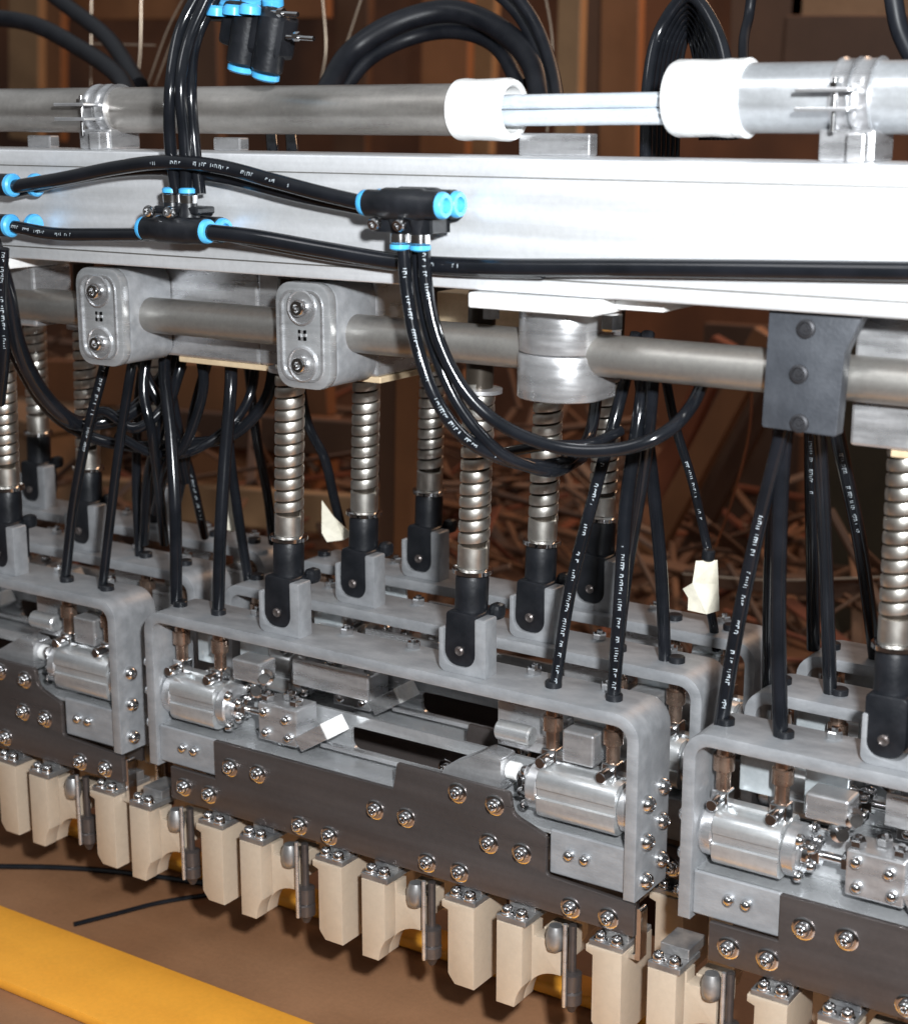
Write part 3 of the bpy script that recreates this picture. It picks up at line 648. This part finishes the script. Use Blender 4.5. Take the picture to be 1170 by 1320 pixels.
# bundles going down to the fittings
drops = [
    (((150, 400, 4), (135, 470, 2), (112, 560, 1.5), (95, 650, 1.8), (84, 746, 2)), .36, (.1, .5), 'leftmost straight hose dropping to the front left gripper head'),
    (((185, 400, 5), (170, 470, 2.5), (153, 580, 2), (142, 670, 2), (132, 758, 2)), .33, None, 'second straight hose dropping to the front left gripper head'),
    (((200, 420, 9), (180, 500, 9), (176, 620, 9.5), (180, 716, 10)), .36, None, 'hose dropping into the second row at left'),
    (((225, 400, 6), (212, 470, 4), (220, 560, 3), (226, 660, 2.2), (227, 778, 2)), .42, None, 'thick hose dropping to the left end of the middle gripper head'),
    (((215, 470, 9), (232, 560, 10), (248, 620, 12), (264, 692, 15)), .34, (.55, .9), 'slanting hose dropping to the rear row at left'),
    (((290, 420, 6), (298, 480, 4), (290, 590, 3), (284, 690, 2.2), (281, 792, 2)), .42, None, 'thick hose dropping to the middle gripper head, second from its left end'),
    (((300, 440, 9), (295, 560, 9.5), (305, 650, 10), (320, 748, 10)), .36, None, 'hose dropping to the second row behind the middle head'),
    (((275, 440, 7), (250, 530, 8), (238, 600, 9), (225, 660, 10)), .36, None, 'crossing hose slanting left inside the left bundle'),
    (((320, 470, 14), (330, 560, 15), (345, 640, 16.5), (352, 700, 17.5)), .36, None, 'rearmost hose of the left bundle beside the front spring rod'),
    (((820, 430, 6), (795, 530, 3.5), (765, 640, 2.5), (735, 760, 2), (714, 892, 2)), .36, (.35, .97), 'printed hose slanting down to the right end of the middle head'),
    (((835, 430, 6), (826, 520, 3.5), (808, 640, 2.5), (800, 760, 2), (790, 906, 2)), .40, (.55, .97), 'thick glossy hose dropping to the right end of the middle head'),
    (((820, 440, 10), (830, 530, 9), (843, 640, 9.5), (852, 740, 10), (857, 856, 10)), .40, None, 'plain hose dropping to the second row behind the middle head'),
    (((850, 440, 11), (868, 540, 12), (892, 620, 14), (908, 690, 16), (914, 720, 16)), .30, (.5, .8), 'thin hose slanting right down to the cream tape tag'),
    (((845, 440, 3), (838, 540, 3), (828, 620, 4), (808, 740, 6), (792, 880, 8)), .34, None, 'hose hidden behind the thick glossy one'),
    (((1020, 500, 0), (1003, 575, .6), (975, 690, 1.5), (948, 820, 2), (928, 941, 2)), .40, (.35, .97), 'printed hose slanting left from the slate bracket to the lower right head'),
    (((1025, 500, .5), (1010, 575, 1), (1004, 700, 1.5), (1003, 820, 2), (1006, 957, 2)), .42, None, 'thick straight hose from the slate bracket to the lower right head'),
    (((1010, 500, 6), (1000, 600, 8), (992, 740, 9.5), (990, 888, 10)), .38, None, 'hose behind the thick straight one under the slate bracket'),
    (((1045, 500, 10), (1045, 600, 14), (1047, 720, 16), (1048, 836, 17.5)), .42, (.2, .45), 'printed hose dropping from the slate bracket to the rear row'),
    (((1050, 500, 3), (1058, 600, 5), (1065, 750, 8.5), (1070, 903, 10)), .40, None, 'hose from the slate bracket to the second row, right of the printed one'),
    (((1070, 520, 5), (1085, 590, 8), (1108, 700, 13), (1122, 800, 16), (1128, 850, 17.5)), .42, (.15, .5), 'rightmost hose from the slate bracket slanting toward the right edge rod'),
]
for p, r, ink, lab in drops: hose(p, r, lab, 'hoses dropping to the gripper heads', ink)
for p_, l_ in ((((195, 430, 5), (185, 500, 4), (196, 560, 4), (206, 640, 6), (212, 700, 8)), 'hose hidden behind the thick hose of the left bundle'),
               (((240, 440, 6), (225, 500, 5), (205, 560, 5), (190, 620, 7), (186, 700, 9)), 'crossing hose slanting left in front of the second row rod'),
               (((255, 440, 5), (262, 500, 5), (240, 570, 5), (215, 600, 5), (200, 660, 7)), 'curled hose in the middle of the left bundle'),
               (((170, 440, 6), (196, 500, 6), (226, 560, 7), (240, 620, 9)), 'short crossing hose high in the left bundle')):
    hose(p_, .36, l_, 'hoses dropping to the gripper heads')
# loose loops at left
hose([(-10, 310, -4), (8, 370, -3), (22, 440, -2), (50, 500, 0), (88, 540, 2), (120, 545, 4), (170, 530, 6), (215, 480, 8), (230, 430, 9)], .55, 'thick loose hose curving down at the left edge under the bar')
hose([(-10, 390, 0), (20, 460, 1), (60, 525, 3), (110, 560, 5), (170, 575, 6), (240, 572, 7), (300, 560, 8), (345, 510, 9), (355, 430, 9.5)], .42, 'loose hose sagging across the left bundle')
hose([(150, 560, 4), (200, 585, 5), (250, 580, 6), (300, 545, 8), (325, 500, 9.5), (330, 430, 9.5)], .34, 'short sagging hose crossing the left bundle')
hose([(5, 320, -4.2), (2, 380, -4), (6, 450, -4), (0, 520, -3)], .36, 'printed hose hugging the left edge below the beam', ink=(.0, .6))
hose([(380, 440, 12), (395, 540, 14), (418, 590, 15), (430, 640, 16), (440, 680, 17)], .36, 'short dark hose between the two left middle spring rods')
hose([(110, 548, 3), (135, 530, 3.2), (175, 552, 3.4), (215, 520, 5), (235, 470, 6)], .36, 'crossing hose loop tied round the left bundle')
hose([(640, 585, 0), (700, 575, 0), (760, 572, 1), (800, 555, 3)], .3, 'small hose tucked under the split clamp')
# upper background hoses
hose([(-30, 20, 30), (40, 30, 30), (100, 60, 28), (150, 95, 24), (170, 130, 20)], .75, 'thick hose curving down at the top left behind the tube', m='dull')
hose([(50, -20, 40), (90, 10, 38), (140, 50, 34), (180, 110, 28)], .75, 'second thick hose at the top left corner', m='dull')
hose([(415, 130, 22), (450, 70, 26), (510, 30, 28), (580, 14, 30), (640, 35, 30), (685, 80, 28), (700, 150, 24)], .85, 'fat hose forming an arch above the middle of the tube', m='dull')
hose([(420, 150, 24), (470, 80, 27), (530, 48, 30), (590, 40, 31), (640, 60, 31), (670, 110, 28)], .6, 'thin hose nested under the fat arch', m='dull')
hose([(630, -20, 30), (670, 20, 30), (700, 80, 28), (716, 150, 24)], .5, 'hose running down right of the fat arch', m='dull')
hose([(655, -20, 28), (690, 30, 28), (712, 90, 26), (722, 150, 22)], .45, 'thinner hose right of the fat arch', m='dull')
for k in range(7):
    a = k * 6
    hose([(832 + a, 205, 8 + k), (835 + a, 110, 9 + k), (850 + a * .75, 40 + a * .6, 10 + k), (888, -6 + a * 1.3, 10 + k), (924 - a * .75, 40 + a * .6, 9 + k), (941 - a, 110, 8 + k), (944 - a, 180, 8 + k)], .36,
         ('outermost' if k == 0 else 'innermost' if k == 6 else 'inner') + ' black hose of the coil hanging behind the right white cap', 'coiled hoses behind the right cap')
hose([(1150, -10, 12), (1160, 40, 12), (1185, 90, 12)], .5, 'hose at the top right corner', m='dull')
hose([(970, -20, 30), (965, 20, 30), (958, 60, 28), (962, 150, 24)], .35, 'thin hose beside the right coil', m='dull')
hose([(350, 170, 6), (352, 195, 5), (356, 230, 4.2)], .4, 'short hose piece between tube and beam, left one', )
hose([(375, 170, 6), (377, 195, 5), (378, 230, 4.2)], .4, 'short hose piece between tube and beam, right one', )

# ------------------------------------------------------------------ labels
c = at(908, 757, 15.5)
t = thing('tape_tag', tuple(c), 'folded cream tape tag hanging on the thin slanting hose', 'tag')
U = Vector((.9, .43, 0)).normalized(); V = Vector((.08, 0, 1))
def P_(u, v, d=0): return c + U * u + V * v + Vector((-.43, .9, 0)) * d
ol = [(-.75, 1.75), (.6, 1.85), (.85, .2), (1.1, -1.6), (.3, -1.75), (-.9, -1.65), (-.95, -.8), (-1.35, -.25), (-.8, .3)]
v = [P_(a, b_, .25 * math.sin(a * 3 + b_)) for a, b_ in ol] + [P_(a, b_, .12 + .25 * math.sin(a * 3 + b_)) for a, b_ in ol]; n = len(ol)
part('tape', MB().raw(v, [list(range(n)), list(range(n, 2 * n))[::-1]] + [[i, (i + 1) % n, n + (i + 1) % n, n + i] for i in range(n)], False), 'paper', t)
part('cap', MB().cyl(c + V * 1.8, c + V * 2.5, .42, 14, .08), 'black', t)
c2 = at(426, 683, 13)
ol = [(-.7, 2.2), (.2, .9), (1.6, -.3), (1.0, -.75), (-.2, -.9), (-.6, -.2)]; c = c2
v = [P_(a, b_, .2 * math.sin(a * 2)) for a, b_ in ol] + [P_(a, b_, .1 + .2 * math.sin(a * 2)) for a, b_ in ol]; n = len(ol)
solo('paper_scrap', MB().raw(v, [list(range(n)), list(range(n, 2 * n))[::-1]] + [[i, (i + 1) % n, n + (i + 1) % n, n + i] for i in range(n)], False), 'paper', tuple(c2), 'torn white paper label between the two left middle spring rods', 'label')
c = at(298, 665, 13); solo('cable_marker', MB().lathe([(.1, 2.2), (.3, 1.2), (.45, -1.0), (.2, -1.2)], tuple(c), (0, 0, 1), n=10), 'paper', tuple(c), 'narrow cream marker sleeve inside the left hose bundle', 'marker')
hose([(910, 770, 15.9), (918, 800, 16.5), (923, 838, 17)], .3, 'short hose stub under the cream tape tag')

# ------------------------------------------------------------------ rails, a cable and a modelled shadow line on the table
def rail(px0, py0, px1, py1, lab, wid, h=.9):
    def onz(px, py, z):
        d = ray(px, py); return CAM + d * ((z - CAM.z) / d.z)
    a = onz(px0, py0, TZ + h); b_ = onz(px1, py1, TZ + h); d = (b_ - a).normalized(); nrm = Vector((d.y, -d.x, 0))
    if nrm.y > 0: nrm = -nrm
    A = a - d * 60; B = b_ + d * 60; m4 = Matrix(((d.x, nrm.x, 0, A.x), (d.y, nrm.y, 0, A.y), (0, 0, 1, TZ + h), (0, 0, 0, 1)))
    mb = MB().box(0, (B - A).length, 0, wid, -h + .02, 0, .35, m4, 4)
    return solo('yellow_rail', mb, 'yellow', tuple(a), lab, 'rail', 'yellow rails on the table')
def onz(px, py, z):
    d = ray(px, py); return CAM + d * ((z - CAM.z) / d.z)
q0, q1 = onz(0, 1165, TZ + .9), onz(412, 1320, TZ + .9); q2, q3 = onz(0, 1262, TZ + .9), onz(140, 1320, TZ + .9)
dA = (q1 - q0).normalized(); dB = (q3 - q2).normalized()
qs = [q0 - dA * 50, q1 + dA * 25, q3 + dB * 50, q2 - dB * 50]
mb_ = MB().prism([(q.x, q.y) for q in qs], TZ + .02, TZ + .9, 'z', bev=.3)
solo('yellow_rail', mb_, 'yellow', tuple(q0), 'wide yellow rail crossing the lower left corner', 'rail', 'yellow rails on the table')
rail(240, 1090, 720, 1244, 'yellow rail on the table seen under the jaws', 2.8)
def floor_line(pts, r, lab, m='tube'):
    W = []
    for px, py in pts:
        d = ray(px, py); W.append(CAM + d * ((TZ + r - CAM.z) / d.z))
    o = link('cable_or_shadow_line', MB().tube(W, r, 8, 6).mesh('cable_or_shadow_line', m, W[0]), None, W[0]); return tag(o, lab, 'cable', 'thin cables on the table')
floor_line([(-40, 1117), (60, 1118), (130, 1122), (200, 1130), (290, 1143)], .22, 'thin dark cable on the brown table at left')
floor_line([(95, 1192), (150, 1178), (210, 1163), (290, 1150), (350, 1140)], .18, 'modelled shadow line slanting away on the brown table near the yellow rail')  # dark tube laid down as a shadow line, not a cable

# ------------------------------------------------------------------ workshop clutter behind
def plank(px0, py0, px1, py1, Y, wd, m, lab, name='wooden_board', cat='board', group='boards leaning in the background'):
    a = at(px0, py0, Y); b_ = at(px1, py1, Y); d = (b_ - a); L = d.length; d.normalize(); n_ = Vector((0, 1, 0)); s_ = d.cross(n_).normalized(); n2 = s_.cross(d)
    m4 = Matrix(((d.x, s_.x, n2.x, a.x), (d.y, s_.y, n2.y, a.y), (d.z, s_.z, n2.z, a.z), (0, 0, 0, 1)))
    return solo(name, MB().box(0, L, -wd / 2, wd / 2, 0, 2.2, .2, m4), m, tuple(a), lab, cat, group)
bd = [
    (30, -40, 30, 180, 170, 9, 'wood3', 'upright pale board at the top left behind the tube'),
    (62, -40, 62, 180, 185, 8, 'wood', 'upright orange board beside the pale one at the top left'),
    (0, 8, 420, 2, 190, 6, 'wood', 'horizontal board across the top left'),
    (255, -40, 262, 200, 160, 8, 'wood2', 'upright dark board behind the vertical hose bundle'),
    (455, -40, 450, 200, 200, 8, 'wood2', 'upright dark board left of the fat hose arch'),
    (575, -40, 570, 200, 200, 11, 'wood', 'wide upright orange board seen through the fat hose arch'),
    (620, -40, 612, 200, 210, 7, 'wood3', 'upright tan board right of the orange one in the arch'),
    (735, -60, 728, 210, 150, 4, 'wood3', 'narrow upright board right of the arch'),
    (765, -60, 755, 210, 180, 9, 'wood2', 'upright dark board between arch and coil'),
    (800, -60, 795, 210, 170, 7, 'wood', 'upright reddish board left of the hose coil'),
    (990, -60, 985, 90, 170, 12, 'wood2', 'upright dark board above the right white cap'),
    (1020, -10, 1200, -14, 170, 12, 'card', 'pale horizontal board at the top right corner'),
    (1010, 60, 1200, 62, 160, 9, 'wood2', 'dark horizontal board above the right tube'),
    (528, 300, 520, 800, 60, 3.0, 'wood', 'upright wooden post between the middle spring rods'),
    (500, 300, 496, 800, 66, 2.2, 'wood2', 'dark upright post beside the wooden post'),
    (985, 430, 830, 720, 110, 3.2, 'wood', 'orange brown plank leaning diagonally right of the hose fan'),
    (930, 440, 840, 640, 118, 3.2, 'rust', 'reddish plank leaning behind the orange brown diagonal one'),
    (1010, 470, 860, 760, 130, 2.6, 'wood2', 'long thin dark plank leaning parallel to the orange brown one'),
    (150, 545, 560, 575, 100, 5, 'wood2', 'horizontal dark shelf board behind the left bundle'),
    (0, 490, 420, 505, 105, 7, 'wood', 'orange shelf board behind the left spring rods'),
    (120, 640, 480, 668, 80, 5, 'wood3', 'pale bench board behind the left bundle'),
    (880, 745, 1180, 770, 90, 2, 'wood2', 'thin horizontal board behind the right hose fan'),
    (1100, 420, 1090, 830, 120, 10, 'olive', 'olive upright panel behind the right edge hoses'),
    (970, 420, 960, 720, 150, 16, 'wood2', 'wide dark panel behind the slate bracket hoses'),
]
for q in bd: plank(*q)
def carton(px, py, Y, w_, d_, h_, m, lab, rz=0.0, cat='box'):
    a = at(px, py, Y); m4 = Matrix.Translation(a) @ Matrix.Rotation(rz, 4, 'Z')
    t = thing('storage_box', tuple(a), lab, cat, 'boxes in the background')
    part('carton', MB().box(-w_ / 2, w_ / 2, -d_ / 2, d_ / 2, 0, h_, .3, m4), m, t)
    part('lid', MB().box(-w_ / 2 - .5, w_ / 2 + .5, -d_ / 2 - .5, d_ / 2 + .5, h_ + .02, h_ + 2.5, .3, m4), m, t)
carton(240, 560, 120, 30, 20, 11, 'card', 'cardboard box on the shelf behind the left bundle', .2)
carton(60, 640, 100, 20, 16, 12, 'card', 'cardboard box behind the left edge rods', -.2)
carton(330, 650, 110, 22, 16, 10, 'wood', 'orange wooden crate behind the front left spring rod', .4, 'crate')
# heaps of scrap on a low bench behind the machine
solo('work_bench', MB().box(-260, 90, 60, 190, -40, -37, .5), 'wood2', (-80, 120, -40), 'low dark wooden bench far behind the gripper heads', 'bench')
random.seed(3)
def heap(nm, m, n, lab, zlo, zhi, ln):
    b = MB()
    for _ in range(n):
        x, y, z = random.uniform(-240, 60), random.uniform(64, 170), random.uniform(zlo, zhi) ** 1
        L = random.uniform(*ln)
        m4 = Matrix.Translation((x, y, z)) @ Euler((random.uniform(-.6, .6), random.uniform(-.7, .7), random.uniform(0, 3.1))).to_matrix().to_4x4()
        a_ = random.uniform(.2, .8); c_ = random.uniform(.15, .5)
        b.box(-L / 2, L / 2, -a_, a_, -c_, c_, .15, m4, 1)
    o = solo(nm, b, m, (-90, 110, -37), lab, 'scrap'); o['kind'] = 'stuff'
heap('scrap_wood', 'scrap', 420, 'heap of orange brown scrap sticks on the bench behind the machine', -36, -16, (9, 34))
heap('dark_scrap', 'wood2', 420, 'heap of dark scrap offcuts on the bench behind the machine', -37, -10, (8, 30))
heap('rusty_scrap', 'rust', 150, 'heap of rust red offcuts on the bench behind the machine', -36, -14, (8, 26))
heap('pale_scrap', 'wood', 60, 'pale splinters scattered over the scrap heap on the bench', -32, -18, (3, 14))
def wire(pts, r, m, lab):
    W = [at(*p) for p in pts]
    tag(link('thin_wire', MB().tube(W, r, 6, 6).mesh('thin_wire', m, W[0]), None, W[0]), lab, 'wire', 'thin wires in the background')
wire([(970, 480, 60), (965, 560, 60), (945, 640, 60), (922, 705, 60)], .12, 'cable', 'orange wire curving down to the cream tag')
wire([(182, -20, 60), (181, 60, 60), (176, 115, 60)], .1, 'wire', 'vertical wire at the top left of the vertical bundle')
wire([(118, -20, 60), (117, 110, 60)], .08, 'wire', 'vertical wire at the top left, left of the others')
wire([(240, -10, 50), (215, 40, 50), (190, 110, 50)], .08, 'wire', 'slanting wire ending at the vertical bundle, upper')
wire([(250, 0, 50), (225, 45, 50), (200, 110, 50)], .08, 'wire', 'slanting wire ending at the vertical bundle, lower')
wire([(415, -10, 60), (420, 60, 60), (413, 108, 60)], .1, 'wire', 'vertical wire right of the upper manifold')
wire([(468, -10, 60), (445, 60, 60), (425, 110, 60)], .1, 'wire', 'slanting wire right of the upper manifold')
wire([(120, 56, 60), (200, 58, 60)], .08, 'wire', 'short horizontal wire at the top left')
wire([(880, 740, 70), (1000, 748, 70), (1180, 742, 70)], .1, 'wire', 'long horizontal wire behind the right hose fan')
wire([(700, -20, 70), (712, 60, 70), (705, 170, 70)], .1, 'wire', 'vertical wire right of the fat arch')
